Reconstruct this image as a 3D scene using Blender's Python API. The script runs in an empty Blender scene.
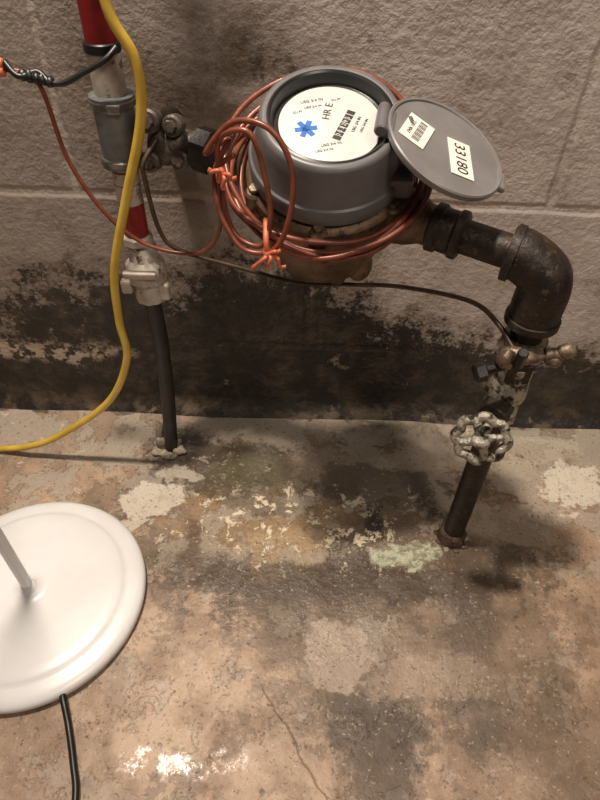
import bpy, math, random
from mathutils import Vector, Matrix, noise
random.seed(7)
scn=bpy.context.scene
COL=bpy.context.collection
try:
    scn.view_settings.view_transform='Standard'
    scn.view_settings.look='None'
except Exception: pass

# ------------------------------------------------------------ node helpers
def lin(c):
    return tuple([((v/255)/12.92 if v/255<=.04045 else (((v/255)+.055)/1.055)**2.4) for v in c]+[1.0])
class NT:
    def __init__(s,name):
        s.m=bpy.data.materials.new(name); s.m.use_nodes=True; s.t=s.m.node_tree; s.n=s.t.nodes; s.l=s.t.links
        s.b=s.n["Principled BSDF"]
        s.tc=s.n.new("ShaderNodeTexCoord").outputs["Object"]
    def put(s,inp,v):
        if isinstance(v,bpy.types.NodeSocket): s.l.new(v,inp)
        else: inp.default_value=v
    def math(s,op,a,b=0.0,c=None,clamp=False):
        n=s.n.new("ShaderNodeMath"); n.operation=op; n.use_clamp=clamp
        s.put(n.inputs[0],a); s.put(n.inputs[1],b)
        if c is not None: s.put(n.inputs[2],c)
        return n.outputs[0]
    def vm(s,op,a,b):
        n=s.n.new("ShaderNodeVectorMath"); n.operation=op; s.put(n.inputs[0],a)
        if op=='SCALE': s.put(n.inputs["Scale"],b); 
        elif b is not None: s.put(n.inputs[1],b)
        return n.outputs["Value"] if op in('LENGTH','DISTANCE','DOT_PRODUCT') else n.outputs[0]
    def noise(s,scale,detail=4,rough=.55,vec=None,col=False,dist=0,off=None):
        n=s.n.new("ShaderNodeTexNoise"); n.inputs["Scale"].default_value=scale; n.inputs["Detail"].default_value=detail
        n.inputs["Roughness"].default_value=rough; n.inputs["Distortion"].default_value=dist
        v=vec if vec is not None else s.tc
        if off is not None: v=s.vm('ADD',v,off)
        s.l.new(v,n.inputs["Vector"]); return n.outputs["Color" if col else 0]
    def step(s,v,lo,hi,a=0.0,b=1.0):
        n=s.n.new("ShaderNodeMapRange"); n.interpolation_type='SMOOTHSTEP'
        s.put(n.inputs[0],v)
        if lo>hi: lo,hi,a,b=hi,lo,b,a
        n.inputs[1].default_value=lo; n.inputs[2].default_value=hi; n.inputs[3].default_value=a; n.inputs[4].default_value=b
        return n.outputs[0]
    def mix(s,f,a,b,mode='MIX'):
        n=s.n.new("ShaderNodeMix"); n.data_type='RGBA'; n.blend_type=mode
        s.put(n.inputs[0],f); s.put(n.inputs[6],a); s.put(n.inputs[7],b); return n.outputs[2]
    def xyz(s,v):
        n=s.n.new("ShaderNodeSeparateXYZ"); s.l.new(v,n.inputs[0]); return n.outputs
    def comb(s,x,y,z=0.0):
        n=s.n.new("ShaderNodeCombineXYZ"); s.put(n.inputs[0],x); s.put(n.inputs[1],y); s.put(n.inputs[2],z); return n.outputs[0]
    def bump(s,h,strength,dist,prev=None):
        n=s.n.new("ShaderNodeBump"); s.put(n.inputs["Strength"],strength); n.inputs["Distance"].default_value=dist
        s.l.new(h,n.inputs["Height"])
        if prev is not None: s.l.new(prev,n.inputs["Normal"])
        return n.outputs[0]
    def fin(s,color=None,rough=None,normal=None,metal=None):
        if color is not None: s.put(s.b.inputs["Base Color"],color)
        if rough is not None: s.put(s.b.inputs["Roughness"],rough)
        if normal is not None: s.put(s.b.inputs["Normal"],normal)
        if metal is not None: s.put(s.b.inputs["Metallic"],metal)
        return s.m
def simple(name,c1,c2=None,rough=.5,metal=0.0,scale=60,bump=.3,dist=.001,lo=.35,hi=.65,c3=None):
    t=NT(name); c2=c2 or c1
    n=t.noise(scale,5,.6)
    f=t.step(n,lo,hi); col=t.mix(f,lin(c1),lin(c2))
    if c3: col=t.mix(t.step(t.noise(scale*2.3,6,.7),.56,.64),col,lin(c3))
    return t.fin(col,rough,t.bump(t.noise(scale*4,5,.6),bump,dist),metal)

# ------------------------------------------------------------ mesh helpers
def group(name):
    e=bpy.data.objects.new(name,None); e.empty_display_size=.02; COL.objects.link(e); return e
def mkobj(name,verts,faces,mat,parent=None,smooth=True):
    me=bpy.data.meshes.new(name); me.from_pydata([tuple(v) for v in verts],[],faces); me.update()
    if smooth:
        for p in me.polygons: p.use_smooth=True
    o=bpy.data.objects.new(name,me); COL.objects.link(o)
    if mat: me.materials.append(mat)
    if parent: o.parent=parent
    return o
def catmull(P,seg=8,closed=False):
    P=[Vector(p) for p in P]; n=len(P); out=[]
    rng=n if closed else n-1
    for i in range(rng):
        if closed: a,b,c,d=P[(i-1)%n],P[i],P[(i+1)%n],P[(i+2)%n]
        else: a,b,c,d=P[max(i-1,0)],P[i],P[i+1],P[min(i+2,n-1)]
        for k in range(seg):
            t=k/seg
            out.append(.5*((2*b)+(c-a)*t+(2*a-5*b+4*c-d)*t*t+(3*b-a-3*c+d)*t**3))
    if not closed: out.append(P[-1])
    return out
def tube(name,P,r,mat,parent=None,n=12,seg=8,closed=False,smoothpath=True):
    pts=catmull(P,seg,closed) if smoothpath else [Vector(p) for p in P]
    m=len(pts); rad=r if callable(r) else (lambda u:r)
    verts=[];faces=[]
    t0=(pts[1]-pts[0]).normalized(); up=Vector((0,0,1)) if abs(t0.z)<.9 else Vector((1,0,0))
    nx=(up-t0*up.dot(t0)).normalized()
    for i in range(m):
        if closed: t=(pts[(i+1)%m]-pts[i-1]).normalized()
        else: t=(pts[min(i+1,m-1)]-pts[max(i-1,0)]).normalized()
        nx=(nx-t*nx.dot(t)).normalized(); ny=t.cross(nx)
        rr=rad(i/(m-1))
        for k in range(n):
            a=2*math.pi*k/n; verts.append(pts[i]+(nx*math.cos(a)+ny*math.sin(a))*rr)
    R=m if closed else m-1
    for i in range(R):
        j=(i+1)%m
        for k in range(n):
            l=(k+1)%n; faces.append((i*n+k,i*n+l,j*n+l,j*n+k))
    if not closed:
        faces.append(tuple(reversed(range(n)))); faces.append(tuple(range((m-1)*n,m*n)))
    return mkobj(name,verts,faces,mat,parent)
def frame(o,z,x=(1,0,0)):
    z=Vector(z).normalized(); x=Vector(x); x=(x-z*x.dot(z))
    if x.length<1e-4: x=Vector((0,1,0)); x=x-z*x.dot(z)
    x.normalize(); y=z.cross(x)
    M=Matrix((x,y,z)).transposed().to_4x4(); M.translation=Vector(o); return M
def lathe(name,prof,M,mat,parent=None,n=48,smooth=True,rmod=None,autosharp=True,cap=True):
    verts=[];faces=[]
    for (r,h) in prof:
        for k in range(n):
            a=2*math.pi*k/n; q=r*(rmod(a,h) if rmod else 1)
            verts.append(M@Vector((q*math.cos(a),q*math.sin(a),h)))
    for i in range(len(prof)-1):
        for k in range(n):
            l=(k+1)%n; faces.append((i*n+k,i*n+l,(i+1)*n+l,(i+1)*n+k))
    if cap:
        faces.append(tuple(reversed(range(n)))); faces.append(tuple(range((len(prof)-1)*n,len(prof)*n)))
    o=mkobj(name,verts,faces,mat,parent,smooth)
    if smooth and autosharp:
        o.data.set_sharp_from_angle(angle=math.radians(38))
    return o
def cyl(name,a,b,r,mat,parent=None,n=32,bev=.0008,r2=None,smooth=True):
    a=Vector(a);b=Vector(b);L=(b-a).length;r2=r if r2 is None else r2
    return lathe(name,[(max(r-bev,1e-4),0),(r,bev),(r2,L-bev),(max(r2-bev,1e-4),L)],frame(a,b-a),mat,parent,n,smooth)
def box(name,M,sx,sy,sz,mat,parent=None,bev=.001):
    x,y,z=sx/2,sy/2,sz/2
    V=[M@Vector((i*x,j*y,k*z)) for i in(-1,1) for j in(-1,1) for k in(-1,1)]
    F=[(0,1,3,2),(4,6,7,5),(0,4,5,1),(2,3,7,6),(0,2,6,4),(1,5,7,3)]
    o=mkobj(name,V,F,mat,parent,False)
    if bev:
        md=o.modifiers.new("bev","BEVEL"); md.width=bev; md.segments=2
    return o
def blob(name,c,rs,mat,parent=None,M=None,amp=.12,freq=60,n=24):
    verts=[];faces=[]
    M=M or Matrix.Translation(Vector(c)); 
    m=n//2
    for i in range(m+1):
        th=math.pi*i/m
        for k in range(n):
            a=2*math.pi*k/n
            v=Vector((math.sin(th)*math.cos(a),math.sin(th)*math.sin(a),math.cos(th)))
            p=Vector((v.x*rs[0],v.y*rs[1],v.z*rs[2]))
            w=M@p
            f=1+amp*noise.noise(w*freq)
            verts.append(M@(p*f))
    for i in range(m):
        for k in range(n):
            l=(k+1)%n; faces.append((i*n+k,(i+1)*n+k,(i+1)*n+l,i*n+l))
    return mkobj(name,verts,faces,mat,parent)
def text(name,s,M,size,mat,parent,ext=.0001):
    c=bpy.data.curves.new(name,"FONT"); c.body=s; c.size=size; c.align_x='CENTER'; c.align_y='CENTER'; c.extrude=ext
    o=bpy.data.objects.new(name,c); COL.objects.link(o); c.materials.append(mat); o.parent=parent; o.matrix_world=M; return o
def grid(name,u0,u1,v0,v1,nu,nv,f,mat):
    V=[];F=[]
    for j in range(nv+1):
        for i in range(nu+1):
            V.append(f(u0+(u1-u0)*i/nu,v0+(v1-v0)*j/nv))
    for j in range(nv):
        for i in range(nu):
            a=j*(nu+1)+i; F.append((a,a+1,a+nu+2,a+nu+1))
    return mkobj(name,V,F,mat)

# ------------------------------------------------------------ wall material
def wall_mat():
    t=NT("painted_block_wall")
    w1=t.vm('SCALE',t.vm('SUBTRACT',t.noise(14,4,.6,col=True),(.5,.5,.5)),.06)
    w2=t.vm('SCALE',t.vm('SUBTRACT',t.noise(60,4,.65,col=True),(.5,.5,.5)),.03)
    P=t.vm('ADD',t.vm('ADD',t.tc,w1),w2)
    X,_,Z=t.xyz(P)
    w3=t.vm('SCALE',t.vm('SUBTRACT',t.noise(35,3,.5,col=True),(.5,.5,.5)),.006)
    x,_,z=t.xyz(t.vm('ADD',t.tc,w3))
    rx,_,rz=t.xyz(t.tc)
    M=lambda a,b:t.math('MULTIPLY',a,b)
    zz=t.math('SUBTRACT',z,.125)
    dz=t.math('PINGPONG',zz,.1)
    row=t.math('FLOOR',t.math('DIVIDE',t.math('SUBTRACT',rz,.125),.2))
    par=t.math('FLOORED_MODULO',row,2.0)
    xx=t.math('SUBTRACT',t.math('SUBTRACT',x,.006),M(par,.25))
    dx=t.math('PINGPONG',xx,.25)
    d=t.math('MINIMUM',dz,dx)
    joint=t.step(d,.0015,.007,1,0)
    jf=t.step(rz,.15,.22,.35,1)
    jd=M(joint,jf)
    def bl(cx,cz,a,b,s=.35):
        u=t.math('DIVIDE',t.math('SUBTRACT',X,cx),a); v=t.math('DIVIDE',t.math('SUBTRACT',Z,cz),b)
        r=t.vm('LENGTH',t.comb(u,v),None)
        return t.step(r,1-s,1+s,1,0)
    big=t.noise(4,4,.6); med=t.noise(16,6,.65); fine=t.noise(70,6,.7); vf=t.noise(220,4,.7)
    col=t.mix(t.step(big,.35,.65),lin((188,175,166)),lin((170,157,148)))
    col=t.mix(M(t.step(med,.5,.7),.3),col,lin((146,131,120)))
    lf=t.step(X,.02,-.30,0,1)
    col=t.mix(M(lf,.62),col,lin((112,101,92)))  # dimmer light at the left, painted into the wall colour
    col=t.mix(M(t.step(t.noise(7,6,.65,off=(2,2,2)),.5,.68),.35),col,lin((120,105,92)))
    col=t.mix(M(bl(-.09,.445,.085,.06,.6),t.step(med,.42,.6,.3,.85)),col,lin((84,68,52)))
    col=t.mix(M(bl(-.04,.46,.03,.02,.5),t.step(fine,.45,.6,0,.9)),col,lin((56,45,35)))
    col=t.mix(M(bl(-.13,.37,.06,.09,.7),.6),col,lin((92,77,62)))
    col=t.mix(M(joint,.3),col,lin((196,182,170)))
    col=t.mix(M(t.step(t.noise(45,3,.6),.66,.72),.5),col,lin((96,80,66)))
    def add(a,b): return t.math('ADD',a,b)
    h=t.step(Z,.02,.20,1,0)
    m=M(h,.95)
    m=add(m,M(bl(-.14,.165,.17,.08,.6),.46))
    m=add(m,M(bl(.03,.12,.20,.08,.6),.36))
    m=add(m,M(bl(-.36,.19,.13,.06,.6),.34))
    m=add(m,M(bl(.0,.23,.12,.06,.7),.22))
    m=add(m,M(bl(.34,.07,.18,.06,.5),.12))
    m=add(m,M(t.math('SUBTRACT',med,.5),1.35))
    m=add(m,M(t.math('SUBTRACT',fine,.5),1.1))
    m=add(m,M(t.math('SUBTRACT',vf,.5),.7))
    haze=t.step(m,.05,.5)
    col=t.mix(M(haze,.6),col,lin((84,71,58)))
    mk=t.step(m,.38,.56)
    dk=t.mix(t.step(t.noise(24,6,.72,off=(3,3,3)),.44,.66),lin((20,17,14)),lin((70,57,44)))
    col=t.mix(M(mk,.95),col,dk)
    # flakes of surviving paint in the band
    fl=M(bl(-.37,.10,.14,.016,.4),t.step(fine,.46,.52))
    col=t.mix(fl,col,lin((172,154,136)))
    fl3=M(t.step(rz,.10,.16,1,.0),t.step(t.noise(26,7,.75,off=(8,0,3)),.615,.635))
    col=t.mix(M(fl3,.7),col,lin((134,118,101)))
    fl2=M(t.step(Z,.0,.03,1,0),t.step(med,.50,.58))
    col=t.mix(M(fl2,.5),col,lin((126,110,92)))
    hgt=add(M(t.noise(130,5,.6),.9),M(t.noise(38,4,.55),.7))
    hgt=t.math('SUBTRACT',hgt,M(jd,.9))
    nb=t.bump(hgt,.6,.004)
    nb=t.bump(t.noise(420,3,.6),.4,.0008,nb)
    rough=t.step(fine,.3,.7,.34,.54)
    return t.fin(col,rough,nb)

def floor_mat():
    t=NT("stained_concrete_floor")
    w1=t.vm('SCALE',t.vm('SUBTRACT',t.noise(11,4,.6,col=True),(.5,.5,.5)),.07)
    w2=t.vm('SCALE',t.vm('SUBTRACT',t.noise(48,5,.7,col=True),(.5,.5,.5)),.03)
    P=t.vm('ADD',t.vm('ADD',t.tc,w1),w2)
    X,Y,_=t.xyz(P)
    rx,ry,_=t.xyz(t.tc)
    M=lambda a,b:t.math('MULTIPLY',a,b)
    edge=t.noise(32,7,.72,off=(5,1,2))
    eb=M(t.math('SUBTRACT',edge,.5),2.2)
    def bl(cx,cy,a,b,s=.12,ang=0,e=1.0):
        u=t.math('SUBTRACT',X,cx); v=t.math('SUBTRACT',Y,cy)
        if ang:
            c,si=math.cos(ang),math.sin(ang)
            u2=t.math('ADD',M(u,c),M(v,si)); v=t.math('SUBTRACT',M(v,c),M(u,si)); u=u2
        r=t.vm('LENGTH',t.comb(t.math('DIVIDE',u,a),t.math('DIVIDE',v,b)),None)
        r=t.math('ADD',r,M(eb,e))
        return t.step(r,1-s,1+s,1,0)
    big=t.noise(5,5,.6); med=t.noise(20,6,.65); fine=t.noise(90,6,.7); vf=t.noise(300,4,.7)
    tan=lin((174,148,124)); tan2=lin((146,122,100)); gray=lin((156,145,131)); pale=lin((206,195,178))
    col=t.mix(t.step(big,.38,.62),tan,tan2)
    col=t.mix(M(t.step(med,.42,.62),.55),col,lin((124,101,81)))
    nearw=t.step(ry,-.34,-.08)
    rn=t.math('ADD',t.noise(14,9,.7,off=(1,7,0)),M(nearw,.07))
    rem=t.step(rn,.545,.553)
    rem2=t.step(t.noise(9,9,.72,off=(9,2,0)),.55,.57)
    col=t.mix(M(rem2,.55),col,lin((102,85,69)))
    # wide near-wall band, darker toward the wall
    col=t.mix(M(t.step(t.math('ADD',ry,M(t.math('SUBTRACT',med,.5),.12)),-.17,-.04),.5),col,lin((100,87,72)))
    col=t.mix(M(bl(.16,-.03,.34,.022,.2),.7),col,lin((142,130,114)))
    col=t.mix(M(bl(-.34,-.05,.12,.05,.5),.3),col,lin((160,142,122)))
    # damp zones
    col=t.mix(M(bl(.04,-.19,.27,.125,.07,0,.8),.72),col,lin((86,72,57)))
    col=t.mix(M(bl(.12,-.31,.18,.12,.15),.6),col,lin((96,81,66)))
    col=t.mix(M(bl(-.06,-.19,.11,.055,.2),.65),col,lin((152,125,92)))
    col=t.mix(M(bl(-.02,-.225,.05,.03,.15),.5),col,lin((172,146,110)))
    # remaining paint skin with chipped dark outline
    remf=M(rem,t.step(nearw,0,1,.35,.72))
    col=t.mix(remf,col,gray)
    outl=M(t.step(t.math('ABSOLUTE',t.math('SUBTRACT',rn,.545)),.0,.006,1,0),t.step(nearw,0,1,.2,.55))
    col=t.mix(outl,col,lin((58,47,37)))
    col=t.mix(M(bl(.04,-.10,.10,.03,.08),.55),col,lin((140,127,109)))
    col=t.mix(M(bl(.10,-.125,.085,.035,.08),.75),col,lin((78,66,53)))
    col=t.mix(M(bl(-.10,-.10,.10,.045,.15),.8),col,lin((72,60,45)))
    col=t.mix(M(bl(-.05,-.155,.05,.02,.2),.6),col,lin((84,67,48)))
    # dark streaks
    col=t.mix(M(bl(.05,-.262,.20,.026,.25),.75),col,lin((68,55,43)))
    col=t.mix(M(bl(.19,-.33,.03,.11,.5,-.25),.65),col,lin((76,63,52)))
    col=t.mix(M(bl(.08,-.43,.045,.08,.3),.75),col,lin((66,54,43)))
    col=t.mix(M(bl(.26,-.42,.09,.06,.6),.5),col,lin((84,69,55)))
    col=t.mix(M(bl(.10,-.185,.016,.022,.3),.9),col,lin((44,35,28)))
    col=t.mix(M(bl(.07,-.205,.03,.01,.3),.6),col,lin((56,45,34)))
    col=t.mix(M(bl(-.12,-.23,.012,.05,.5,.2),.75),col,lin((80,56,38)))
    col=t.mix(M(bl(.23,-.22,.05,.04,.3),.6),col,lin((76,63,50)))
    col=t.mix(M(bl(-.02,-.30,.06,.03,.4),.4),col,lin((96,78,62)))
    # lighter worn patches
    col=t.mix(M(bl(.05,-.34,.036,.03,.12),.6),col,lin((176,158,140)))
    col=t.mix(M(bl(.14,-.365,.07,.025,.2),.45),col,lin((166,144,123)))
    col=t.mix(M(bl(-.18,-.165,.036,.027,.07),.75),col,pale)
    col=t.mix(M(bl(-.20,-.20,.022,.009,.1),.65),col,pale)
    col=t.mix(M(bl(-.15,-.12,.03,.012,.1),.5),col,pale)
    col=t.mix(M(bl(.36,-.11,.045,.04,.07),.85),col,pale)
    col=t.mix(M(bl(.42,-.20,.05,.03,.07),.65),col,pale)
    col=t.mix(M(bl(.21,-.08,.10,.022,.08),.6),col,lin((168,155,137)))
    col=t.mix(M(bl(.27,-.17,.06,.035,.08),.55),col,lin((156,142,123)))
    col=t.mix(M(bl(.33,-.05,.06,.02,.08),.65),col,lin((174,161,143)))
    # white flecks
    reg=t.step(t.vm('LENGTH',t.comb(t.math('DIVIDE',t.math('SUBTRACT',rx,.0),.25),t.math('DIVIDE',t.math('SUBTRACT',ry,-.19),.095)),None),.3,1.2,1,0)
    fk=t.step(t.math('ADD',t.noise(42,7,.78,dist=.3),M(reg,.12)),.664,.680)
    col=t.mix(M(fk,M(reg,1.0)),col,lin((214,199,172)))
    fk2=t.step(t.noise(27,7,.75,dist=.6),.632,.645)
    col=t.mix(M(fk2,M(t.step(ry,-.40,-.22),.75)),col,lin((194,181,160)))
    g=bl(.133,-.222,.034,.017,.2)
    col=t.mix(M(g,t.step(fine,.42,.55,.25,.9)),col,lin((180,184,158)))
    col=t.mix(M(bl(-.07,-.1,.05,.04,.5),.2),col,lin((104,108,74)))
    wm=t.math('ADD',t.step(Y,-.04,.01),M(t.math('SUBTRACT',med,.5),1.8))
    col=t.mix(M(t.step(wm,.66,.84),.75),col,lin((48,39,31)))
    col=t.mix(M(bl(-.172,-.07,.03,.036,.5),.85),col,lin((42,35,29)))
    # speckle
    col=t.mix(M(t.step(vf,.56,.66),.45),col,lin((76,60,46)))
    col=t.mix(M(t.step(t.noise(150,3,.6),.62,.67),.5),col,lin((66,52,41)))
    col=t.mix(M(t.step(t.noise(230,3,.6,off=(4,4,4)),.62,.68),.35),col,lin((204,187,163)))
    # crack
    w4=t.vm('SCALE',t.vm('SUBTRACT',t.noise(30,4,.6,col=True),(.5,.5,.5)),.016)
    cx,cy,_=t.xyz(t.vm('ADD',t.tc,w4))
    ln=t.math('ABSOLUTE',t.math('SUBTRACT',t.math('SUBTRACT',cx,-.019),M(t.math('SUBTRACT',cy,-.392),-.66)))
    seg=M(t.step(cy,-.375,-.39,0,1),t.step(cy,-.56,-.54,0,1))
    crack=M(t.step(ln,.0003,.0014,1,0),seg)
    col=t.mix(M(crack,.35),col,lin((60,46,36)))
    # wetness
    wet=M(bl(-.100,-.450,.065,.014,.25,.14,.6),t.step(t.noise(30,6,.78,off=(0,2,1)),.47,.55))
    wet2=M(bl(0,-.24,.18,.04,.5),t.step(fine,.5,.6))
    r=t.step(med,.3,.7,.40,.60)
    r=t.math('SUBTRACT',r,M(bl(.04,-.2,.26,.16,.5),.12))
    r=t.math('SUBTRACT',r,M(wet,.36),clamp=True)
    r=t.math('MAXIMUM',t.math('SUBTRACT',r,M(wet2,.2)),.15)
    h=t.math('ADD',M(med,.8),M(fine,.45)); h=t.math('SUBTRACT',h,M(crack,.6)); h=t.math('ADD',h,M(fk,.3)); h=t.math('ADD',h,M(rem,.25))
    nb=t.bump(h,t.math('SUBTRACT',.6,M(wet,.40)),.004)
    nb=t.bump(vf,t.math('SUBTRACT',.35,M(wet,.3)),.0007,nb)
    return t.fin(col,r,nb)

# ------------------------------------------------------------ room shell
WM=wall_mat(); FM=floor_mat()
def wf(x,z):
    d=.0015*noise.noise(Vector((x*9,0,z*9)))
    return (x,-d-max(0,(.02-z))*.6 if z<.3 else -d,z)
grid("wall_back",-1.6,1.6,-.01,2.3,320,230,wf,WM)
def ff(x,y):
    d=.0035*noise.noise(Vector((x*5,y*5,0)))+.0012*noise.noise(Vector((x*22,y*22,3)))
    return (x,y,d)
grid("floor",-1.6,1.6,-2.4,.01,320,240,ff,FM)

# ------------------------------------------------------------ materials
iron=simple("black_iron",(32,26,22),(54,43,35),.46,.35,70,.5,.0015,c3=(80,64,50))
iron2=simple("dark_iron",(28,24,22),(46,40,35),.42,.5,60,.4,.001)
valveg=simple("grey_cast_iron",(64,56,50),(98,88,78),.45,.4,70,.5,.0015,c3=(40,33,28))
bronze=simple("weathered_bronze",(80,62,46),(116,92,70),.5,.45,45,.5,.0014,c3=(54,42,33))
bronze_d=simple("tarnished_bronze",(92,77,62),(136,118,98),.45,.5,90,.5,.001,c3=(60,50,42))
silver=simple("silver_painted_iron",(176,170,156),(50,43,36),.34,.55,110,.8,.002,lo=.47,hi=.60,c3=(112,112,96))
regm=simple("grey_register_plastic",(100,97,98),(90,87,87),.4,0,30,.08,.0003)
regd=simple("dark_bezel",(30,29,29),(24,23,23),.3,0,30,.05,.0002)
lidm=simple("grey_lid_plastic",(118,114,113),(106,103,101),.4,0,30,.08,.0003)
white=simple("dial_white",(202,203,198),(194,193,188),.3,0,20,.02,.0001)
label=simple("label_paper",(224,221,212),(212,207,198),.5,0,50,.05,.0001)
ink=simple("black_ink",(24,22,22),None,.5)
blue=simple("blue_ink",(20,96,176),(30,108,188),.4)
copper=simple("copper_wire_jacket",(128,69,50),(104,55,40),.36,.15,80,.15,.0004)
orange=simple("orange_tie",(200,112,80),(172,88,60),.45)
redp=simple("red_tape",(140,24,30),(104,18,24),.35,0,50,.3,.001)
pvc=simple("white_pvc",(190,180,168),(158,147,134),.4,0,40,.2,.0008,c3=(104,88,73))
rubber=simple("grey_galvanized_coupling",(122,124,124),(96,98,100),.38,.35,40,.2,.0008)
blackp=simple("black_pipe",(34,30,28),(48,42,38),.45,.1,60,.3,.001)
blackr=simple("black_rubber",(20,19,19),(28,26,25),.4,0,60,.1,.0003)
yellow=simple("yellow_cable_jacket",(204,172,72),(188,154,56),.4,0,40,.1,.0005)
brownw=simple("brown_ground_wire",(78,61,44),(60,47,35),.5,.3,90,.2,.0004)
lampw=simple("white_enamel",(222,221,220),(214,212,210),.3,0,12,.03,.0003)
steel=simple("worm_clamp_steel",(150,148,144),(110,106,100),.3,.8,90,.2,.0005)
cement=simple("cement_chips",(160,148,130),(104,90,74),.85,0,70,.8,.003)
rust=simple("rusty_iron",(56,40,30),(84,62,46),.75,.1,80,.7,.002,c3=(140,126,106))

# ------------------------------------------------------------ floor lamp
L=group("floor_lamp"); lc=Vector((-.282,-.296,0))
prof=[(.112,.0015),(.1185,.003),(.1200,.008),(.1195,.012),(.1170,.0150),(.112,.0168),(.103,.0180),(.0995,.0182),(.0975,.0196),(.094,.0208),(.085,.0218),(.05,.0232),(.020,.0240),(.0095,.0246),(.009,.0265),(.0070,.0275),(.0062,.034)]
lathe("base",prof,Matrix.Translation(lc),lampw,L,96,autosharp=False)
cyl("pole",lc+Vector((0,0,.030)),lc+Vector((0,0,1.82)),.0058,lampw,L,24)
lathe("shade",[(.05,0),(.052,.002),(.085,.12),(.083,.121),(.05,.004)],Matrix.Translation(lc+Vector((0,0,1.81))),lampw,L,48)
tube("power_cord",[(-.226,-.385,.008),(-.217,-.402,.009),(-.206,-.425,.0045),(-.193,-.455,.004),(-.184,-.48,.004),(-.178,-.53,.004),(-.19,-.65,.004),(-.25,-.9,.004),(-.4,-1.2,.004)],.0033,blackr,L,10,10)
blob("cord_grommet",(-.2275,-.3870,.008),(.006,.006,.005),blackr,L,amp=0)

# ------------------------------------------------------------ left riser
V=group("water_riser_pipe"); rx_,ry_=-.167,-.068
def vc(name,z0,z1,r,mat,par=V,x=rx_,n=32,bev=.001,r2=None,x2=None):
    return cyl(name,(x,ry_,z0),(x if x2 is None else x2,ry_,z1),r,mat,par,n,bev,r2)
vc("red_upper_pipe",.486,2.3,.0125,redp)
vc("label_sleeve",.446,.486,.0135,pvc)
vc("tape_band",.480,.488,.0148,blackr)
lathe("grey_coupling",[(.0165,0),(.0185,.001),(.0185,.008),(.017,.0095),(.0172,.05),(.0188,.052),(.0188,.060),(.0165,.061)],Matrix.Translation((rx_,ry_,.388)),rubber,V,40)
vc("coupling_clamp",.391,.397,.0194,steel); vc("coupling_clamp_top",.440,.446,.0194,steel)
box("clamp_screw",Matrix.Translation((rx_+.006,ry_-.0195,.443)),.012,.006,.007,steel,V)
vc("white_pipe",.352,.39,.0122,pvc)
vc("red_mark",.383,.386,.0126,redp); vc("red_mark_b",.371,.373,.0126,redp)
vc("red_lower_pipe",.316,.353,.0118,redp)
vc("white_collar",.309,.319,.0155,pvc,n=8,bev=.0015)
lathe("union_body",[(.012,0),(.0155,.003),(.0165,.010),(.0150,.014),(.0150,.024),(.019,.027),(.020,.034),(.020,.044),(.018,.048),(.0145,.052),(.014,.066),(.011,.070)],Matrix.Translation((rx_+.003,ry_,.240)),pvc,V,40,rmod=lambda a,h:1+(.035*math.cos(8*a) if h<.05 else 0))
box("union_ear",frame((rx_-.018,ry_-.008,.262),(0,0,1)),.012,.010,.016,pvc,V,.003)
box("union_ear_b",frame((rx_+.020,ry_-.006,.256),(0,0,1)),.012,.010,.02,pvc,V,.003)
box("union_handle",frame((rx_+.002,ry_-.022,.285),(0,-.3,1)),.034,.006,.009,pvc,V,.002)
tube("black_lower_pipe",[(-.164,ry_,.242),(-.1625,ry_,.18),(-.166,ry_-.002,.09),(-.171,ry_-.004,.02),(-.173,ry_-.005,-.004)],.0088,blackp,V,20)
for i in range(16):
    a=i*2.4; rr=.012+.009*random.random()
    blob("cement_chip_%d"%i,(-.174+rr*math.cos(a)*1.0,ry_-.008+rr*math.sin(a)*.9,.002),(.005+.004*random.random(),.005,.002+.003*random.random()),cement,V,amp=.6,freq=150,n=12)
blob("cement_smear",(-.187,-.060,.014),(.006,.006,.028),cement,V,amp=.5,freq=90,n=16)
blob("cement_smear_b",(-.183,-.074,.008),(.008,.006,.014),cement,V,amp=.6,freq=120,n=16)

# ------------------------------------------------------------ geometry of the meter line
PA=Vector((-.118,-.054,.405)); PB=Vector((.187,-.200,.380)); ax=(PB-PA).normalized()
B=Vector((.015,-.121,.391)); th=math.radians(22); nr=Vector((0,-math.sin(th),math.cos(th)))
def on(x):  return PA+ax*((x-PA.x)/ax.x)

I=group("inlet_shutoff_valve")
cyl("wall_stub",(-.134,-.001,.406),(-.128,-.05,.405),.011,iron,I)
blob("valve_body",(-.126,-.058,.405),(.019,.018,.019),valveg,I,amp=.15,freq=70,n=32)
for i,(dx,dz,r) in enumerate([(-.010,.021,.010),(.010,.018,.009),(-.014,-.014,.009),(.013,-.012,.0085)]):
    p=Vector((-.126+dx,-.062,.405+dz)); q=p+Vector((-.1,-.95,.25)).normalized()*.016
    cyl("bolt_boss_%d"%i,p,q,r,valveg,I,20,.002); cyl("bolt_head_%d"%i,q,q+(q-p).normalized()*.006,r*.62,valveg,I,6,.0008,smooth=False)
cyl("valve_neck",on(-.118),on(-.085),.0125,valveg,I)
lathe("union_nut",[(.014,0),(.0185,.002),(.0185,.017),(.0165,.019),(.0165,.022),(.0175,.023),(.0175,.036),(.014,.038)],frame(on(-.100),ax),iron2,I,32,rmod=lambda a,h:1+.05*math.cos(8*a))

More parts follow.
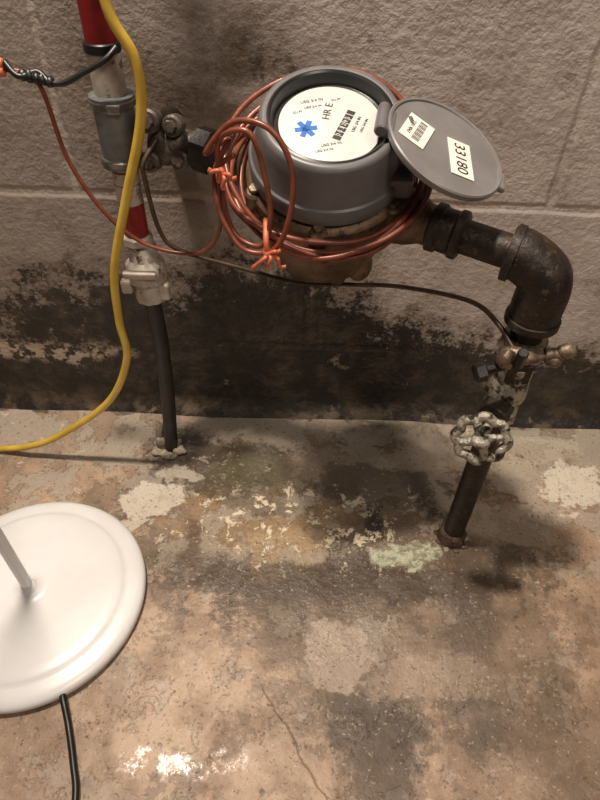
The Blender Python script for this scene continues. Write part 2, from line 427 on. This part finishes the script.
W=group("water_meter")
Mb=frame(B,nr)
lathe("bronze_body",[(.010,-.083),(.026,-.080),(.040,-.070),(.050,-.055),(.056,-.035),(.0585,-.010),(.0585,.010),(.063,.014),(.0645,.018),(.0645,.028),(.062,.031),(.058,.032),(.056,.042)],Mb,bronze,W,64)
blob("inlet_side",on(-.045),(.03,.024,.024),bronze,W,M=frame(on(-.042),Vector((0,0,1)),ax),amp=.05)
blob("outlet_side",on(.075),(.036,.024,.024),bronze,W,M=frame(on(.072),Vector((0,0,1)),ax),amp=.05)
cyl("inlet_spud",on(-.080),on(-.03),.0165,bronze,W); cyl("outlet_spud",on(.06),on(.112),.0165,bronze,W)
for i in range(6):
    a=math.radians(25+60*i); p=Mb@Vector((.062*math.cos(a),.062*math.sin(a),.004)); q=Mb@Vector((.062*math.cos(a),.062*math.sin(a),.032))
    cyl("flange_lug_%d"%i,p,q,.0075,bronze,W,20,.002); cyl("flange_bolt_%d"%i,q,q+nr*.004,.0045,bronze_d,W,6,.0005,smooth=False)
p=Mb@Vector((.014,-.012,-.072)); cyl("drain_plug",p,Mb@Vector((.017,-.018,-.094)),.010,bronze,W,6,.001,smooth=False)
blob("bottom_lug",(0,0,0),(.012,.012,.016),bronze,W,M=Mb@Matrix.Translation((.034,-.03,-.055)),amp=.1)
lathe("register_shroud",[(.054,.034),(.0612,.036),(.0616,.047),(.0606,.0495),(.0588,.0505),(.0568,.056),(.0545,.069),(.0525,.0790),(.0508,.0820),(.0485,.083),(.0462,.0825)],Mb,regm,W,72,cap=False)
lathe("register_bezel",[(.0466,.0800),(.0464,.0824),(.0446,.0830),(.0432,.0820),(.0410,.0735),(.0360,.0728)],Mb,regd,W,72,cap=False)
lathe("dial_face",[(.0378,.0726),(.0378,.0742),(.0370,.0745)],Mb,white,W,72)
box("hinge_base",Mb@Matrix.Translation((.053,-.008,.066)),.014,.024,.032,regm,W,.003)
box("shroud_step",Mb@Matrix.Translation((.049,-.012,.046)),.030,.045,.020,regm,W,.004)
def dm(x,y,rot,z=.0747): return Mb@Matrix.Translation((x,y,z))@Matrix.Rotation(math.radians(rot),4,'Z')
for i in range(6):
    a=i*60+12; M=dm(-.0175+.0042*math.cos(math.radians(a)),-.006+.0042*math.sin(math.radians(a)),a,.0746)
    box("blue_leaf_%d"%i,M,.0080,.0040,.0002,blue,W,0)
text("dial_text",  "HR E",dm(-.002,.012,80),.0080,ink,W)
for i in range(7):
    box("number_wheel_%d"%i,dm(.010,-.001,68,.0746)@Matrix.Translation((-.0135+.0045*i,0,0)),.0036,.0062,.0002,ink,W,0)
text("dial_digits","0 0 3 2 9 5 1",dm(.010,-.001,68,.0749),.0046,white,W)
for i,(x,y,s) in enumerate([(-.014,.022,.0036),(-.013,.016,.0028),(.019,.000,.0034),(.0245,-.001,.0030),(.001,-.020,.0032),(-.004,-.026,.0028),(-.024,.010,.0026),(.004,.024,.0026)]):
    text("dial_small_%d"%i,"USG 3/4 IN" if i<6 else "CU FT",dm(x,y,70 if x>.01 else 15),s,ink,W)
# lid
nl=Vector((.35,-.24,.85)).normalized(); al=Vector((.90,-.05,-.385)).normalized()
Lc=Vector((.099,-.162,.451)); Ml=frame(Lc,nl,al)
lathe("lid",[(.0455,-.0035),(.0475,-.003),(.0482,-.0005),(.0482,.0012),(.0472,.0022),(.0456,.0018),(.0450,.0006),(.02,.0004)],Ml,lidm,W,72)
box("lid_latch",Ml@Matrix.Translation((.0475,-.006,-.001)),.008,.018,.005,lidm,W,.0015)
box("lid_hinge",Ml@Matrix.Translation((-.048,-.002,-.003)),.014,.026,.008,regm,W,.002)
cyl("hinge_pin",Ml@Vector((-.051,-.017,-.002)),Ml@Vector((-.051,.013,-.002)),.0045,regm,W,20)
def lm(x,y,rot,z): return Ml@Matrix.Translation((x,y,z))@Matrix.Rotation(math.radians(rot),4,'Z')
box("number_label",lm(.012,-.006,-82,.0010),.038,.019,.0006,label,W,0)
text("number_text","33180",lm(.012,-.006,-82,.0014),.0130,ink,W)
box("barcode_label",lm(-.025,.000,-105,.0010),.031,.021,.0006,label,W,0)
for i in range(14):
    box("bar_%d"%i,lm(-.025,.000,-105,.0014)@Matrix.Translation((-.012+i*.0018,.002,0)),.0005+.0006*(i%3==0),.006,.0002,ink,W,0)
text("barcode_text","3381 9047",lm(-.025,.000,-105,.0014)@Matrix.Translation((0,-.005,0)),.0042,ink,W)

# ------------------------------------------------------------ copper coil
K=group("copper_wire_coil")
for j in range(5):
    pts=[]; ph=random.random()*6
    ta=35 if j==4 else 27
    rc=Vector((.016,-.130,.425 if j==4 else .418)); tn=Vector((0,-math.sin(math.radians(ta)),math.cos(math.radians(ta))))
    for i in range(28):
        a=2*math.pi*i/28
        rr=.0735+.0022*(j%3)+.0030*math.sin(2*a+ph)+(.004 if j==4 else 0)+.006*max(0,-math.cos(a))*(j%2)
        M=frame(rc,tn)
        pts.append(M@Vector((rr*math.cos(a),rr*math.sin(a)*1.0,(j-2)*.0046*(1 if j<4 else .3)+.0045*math.sin(a*3+ph*1.7))))
    tube("loop_%d"%j,pts,.0023,copper,K,8,5,True)
tube("loose_loop",[(-.072,-.185,.450),(-.052,-.185,.472),(-.026,-.195,.472),(-.011,-.2,.448),(-.012,-.205,.415),(-.024,-.205,.388),(-.048,-.2,.386),(-.064,-.19,.41),(-.067,-.18,.435),(-.056,-.178,.458)],.0021,copper,K,8,8,True)
tube("loose_loop_b",[(-.064,-.18,.440),(-.06,-.185,.462),(-.040,-.192,.468),(-.030,-.195,.440),(-.026,-.2,.41),(-.034,-.2,.388),(-.056,-.19,.396)],.0021,copper,K,8,8,True)
tube("lead_wire",[(-.236,-.09,.471),(-.216,-.09,.460),(-.207,-.092,.400),(-.182,-.094,.350),(-.149,-.092,.320),(-.102,-.095,.316),(-.078,-.11,.350),(-.070,-.15,.41),(-.064,-.178,.438),(-.052,-.185,.45)],.0020,copper,K,8,10)
def tie(name,c,dirs,par,mat,s=1):
    for i,dv in enumerate(dirs):
        c=Vector(c); dv=Vector(dv)*s
        tube(name+"_%d"%i,[c,c+dv*.4+Vector((.002,-.003,.003)),c+dv*.8+Vector((-.002,-.001,-.001)),c+dv],.0016,mat,par,8,6)
    blob(name+"_knot",c,(.004,.004,.006),mat,par,amp=.4,freq=180,n=14)
tie("twist_tie_left",(-.062,-.188,.436),[(.012,-.004,.001),(-.006,-.002,.006),(.004,-.004,-.007)],K,orange)
tie("twist_tie_front",(-.028,-.208,.386),[(.014,-.003,-.008),(-.010,-.003,-.010),(.002,-.003,-.010),(.010,-.002,.005)],K,orange)
tube("tie_band",[(-.030,-.190,.405),(-.029,-.206,.398),(-.028,-.208,.386),(-.028,-.198,.375),(-.029,-.186,.380)],.0022,orange,K,8,6)

C2=group("wire_connector")
cyl("connector_cap",(-.262,-.088,.478),(-.240,-.09,.474),.006,orange,C2,12,.001,r2=.0045)
cyl("connector_cap_b",(-.262,-.092,.468),(-.240,-.092,.470),.0055,orange,C2,12,.001,r2=.004)
cyl("connector_cap_c",(-.275,-.09,.490),(-.255,-.09,.482),.005,copper,C2,12,.001,r2=.004)
tube("black_lead",[(-.240,-.09,.472),(-.222,-.092,.466),(-.198,-.094,.463),(-.180,-.092,.470),(-.160,-.088,.480),(-.152,-.08,.487)],.0024,blackr,C2,8,8)
tube("black_lead_b",[(-.240,-.088,.476),(-.228,-.096,.468),(-.215,-.090,.470),(-.205,-.096,.463)],.0024,blackr,C2,8,8)
for i in range(5):
    blob("tie_knot_%d"%i,(-.226+i*.005,-.093,.468-.001*i),(.004,.0045,.0045),blackr,C2,amp=.3,freq=200,n=10)

# ------------------------------------------------------------ yellow cable
Yg=group("yellow_power_cable")
tube("cable",[(-.10,-.08,.9),(-.125,-.10,.66),(-.146,-.11,.535),(-.131,-.11,.486),(-.134,-.11,.443),(-.158,-.11,.375),(-.182,-.11,.303),(-.189,-.11,.243),(-.191,-.11,.188),(-.228,-.105,.115),(-.303,-.10,.048),(-.352,-.097,.020),(-.402,-.092,.006),(-.47,-.10,.005),(-.60,-.15,.005),(-.8,-.3,.005)],.0042,yellow,Yg,12,10)

# ------------------------------------------------------------ ground wire
G=group("ground_wire")
tube("wire",[(-.132,-.075,.415),(-.143,-.088,.400),(-.144,-.09,.385),(-.138,-.09,.336),(-.121,-.09,.315),(-.06,-.092,.298),(-.004,-.094,.285),(.045,-.11,.296),(.090,-.13,.309),(.143,-.17,.324),(.165,-.195,.318),(.178,-.222,.306)],.0022,brownw,G,8,10)

# ------------------------------------------------------------ outlet pipe
O=group("iron_outlet_pipe")
lathe("outlet_coupling",[(.0165,0),(.0195,.0015),(.0195,.008),(.0175,.010),(.0175,.019),(.0195,.021),(.0195,.026),(.0165,.028)],frame(on(.100),ax),iron,O,32)
vx,vy=.188,-.2005
cyl("horizontal_pipe",on(.108),on(.160),.0135,iron,O)
corner=Vector((vx,vy,.373))
p0=on(.158); 
tube("elbow",[p0,p0+ax*.012,corner+Vector((-.004,.002,-.001)),corner+Vector((.0,0,-.014)),Vector((vx,vy,.342)),Vector((vx,vy,.328))],.0205,iron,O,24,8)
lathe("elbow_band",[(.018,0),(.0222,.001),(.0222,.007),(.018,.008)],frame(p0-ax*.001,ax),iron,O,32)
lathe("elbow_band_low",[(.018,0),(.0222,.001),(.0222,.007),(.018,.008)],Matrix.Translation((vx,vy,.326)),iron,O,32)
cyl("riser_upper",(vx,vy,.29),(vx,vy,.345),.0135,iron,O)
cyl("riser_lower",(vx,vy,-.004),(vx,vy,.225),.0120,iron,O)
lathe("floor_collar",[(.0160,0),(.0172,.002),(.0155,.010),(.0155,.018),(.0130,.021)],Matrix.Translation((vx,vy,-.002)),rust,O,32,rmod=lambda a,h:1+.07*math.sin(5*a+h*200))
for i in range(9):
    a=i*.7; blob("rust_chip_%d"%i,(vx+.018*math.cos(a),vy+.018*math.sin(a),.001),(.004,.004,.002),cement if i%3==0 else rust,O,amp=.6,freq=180,n=10)

# ------------------------------------------------------------ ground clamp
Gc=group("ground_clamp")
lathe("clamp_ring",[(.0135,0),(.019,.001),(.019,.011),(.0135,.012)],Matrix.Translation((vx,vy,.300)),bronze_d,Gc,24)
blob("clamp_jaw",(vx-.004,vy-.018,.306),(.020,.010,.008),bronze_d,Gc,amp=.25,freq=120)
cyl("clamp_screw_right",(vx+.012,vy-.018,.308),(vx+.027,vy-.020,.310),.0055,bronze_d,Gc,12)
for i,s in enumerate((-1,1)):
    blob("wing_%d"%i,(vx+.024+s*.004,vy-.02,.309+s*.005),(.008,.007,.006),bronze_d,Gc,amp=.2,freq=150,n=16)
blob("clamp_lug_left",(vx-.020,vy-.022,.304),(.008,.008,.009),bronze_d,Gc,amp=.3,freq=150,n=16)
cyl("clamp_bolt",(vx-.018,vy-.02,.296),(vx-.038,vy-.024,.292),.0045,iron2,Gc,12)
cyl("clamp_bolt_head",(vx-.034,vy-.024,.293),(vx-.043,vy-.026,.291),.0085,iron2,Gc,6,.001,smooth=False)
cyl("clamp_screw_top",(vx-.010,vy-.026,.302),(vx-.013,vy-.034,.322),.0045,iron2,Gc,12)

# ------------------------------------------------------------ gate valve
T=group("gate_valve")
lathe("body",[(.0125,0),(.0175,.002),(.0175,.012),(.015,.014),(.016,.024),(.019,.034),(.019,.044),(.016,.052),(.0175,.054),(.0175,.070),(.0135,.073)],Matrix.Translation((vx,vy,.215)),silver,T,8)
cyl("top_nut",(vx,vy,.270),(vx,vy,.292),.0185,iron,T,6,.0015,smooth=False)
hw=Vector((.159,-.250,.236)); sd=(hw-Vector((vx,vy,.240))).normalized()
cyl("bonnet",Vector((vx,vy,.240)),Vector((vx,vy,.240))+sd*.030,.0135,iron,T,8,.001)
cyl("stem",Vector((vx,vy,.240)),hw+sd*.004,.0045,silver,T,16)
Mh=frame(hw,Vector((-.25,-.93,.28)),(1,0,0))
pts=[]
for i in range(64):
    a=2*math.pi*i/64; rr=.0212*(1+.07*math.cos(8*a)); q=Mh@Vector((rr*math.cos(a),rr*math.sin(a),0))
    pts.append(q+Vector((noise.noise(q*120),noise.noise(q*120+Vector((5,5,5))),noise.noise(q*120+Vector((9,1,3)))))*.0012)
tube("handwheel_rim",pts,.0044,silver,T,10,2,True)
for i in range(4):
    a=math.radians(20+90*i); tube("spoke_%d"%i,[Mh@Vector((0,0,.001)),Mh@Vector((.01*math.cos(a),.01*math.sin(a),.002)),Mh@Vector((.0205*math.cos(a),.0205*math.sin(a),0))],.004,silver,T,8,4)
blob("hub",hw+sd*.002,(.009,.009,.006),silver,T,amp=.2,freq=120,n=16)

# ------------------------------------------------------------ lights
def area(name,loc,tgt,size,e,c):
    l=bpy.data.lights.new(name,"AREA"); l.shape='DISK'; l.size=size; l.energy=e; l.color=c
    o=bpy.data.objects.new(name,l); COL.objects.link(o); o.location=loc
    o.rotation_euler=(Vector(tgt)-Vector(loc)).to_track_quat('-Z','Y').to_euler(); return o
area("ceiling_bulb_light",(-.30,-.20,1.75),(0.05,-.12,.2),.10,33,(1,.88,.75))
area("room_fill_light",(.7,-1.5,1.9),(0,-.1,.1),.5,14,(1,.88,.76))
w=bpy.data.worlds.new("world"); scn.world=w; w.use_nodes=True
w.node_tree.nodes["Background"].inputs[0].default_value=(1,.88,.78,1); w.node_tree.nodes["Background"].inputs[1].default_value=.085

# ------------------------------------------------------------ camera
p=math.radians(45); ro=math.radians(2)
F=Vector((0,math.cos(p),-math.sin(p))); U0=Vector((0,math.sin(p),math.cos(p))); X0=Vector((1,0,0))
R=X0*math.cos(ro)+U0*math.sin(ro); U=-X0*math.sin(ro)+U0*math.cos(ro)
cd=bpy.data.cameras.new("camera"); cd.sensor_fit='VERTICAL'; cd.sensor_height=24; cd.lens=24*600/800; cd.clip_start=.01
co=bpy.data.objects.new("camera",cd); COL.objects.link(co)
M=Matrix((R,U,-F)).transposed().to_4x4(); M.translation=Vector((0,-.6,.626)); co.matrix_world=M
scn.camera=co
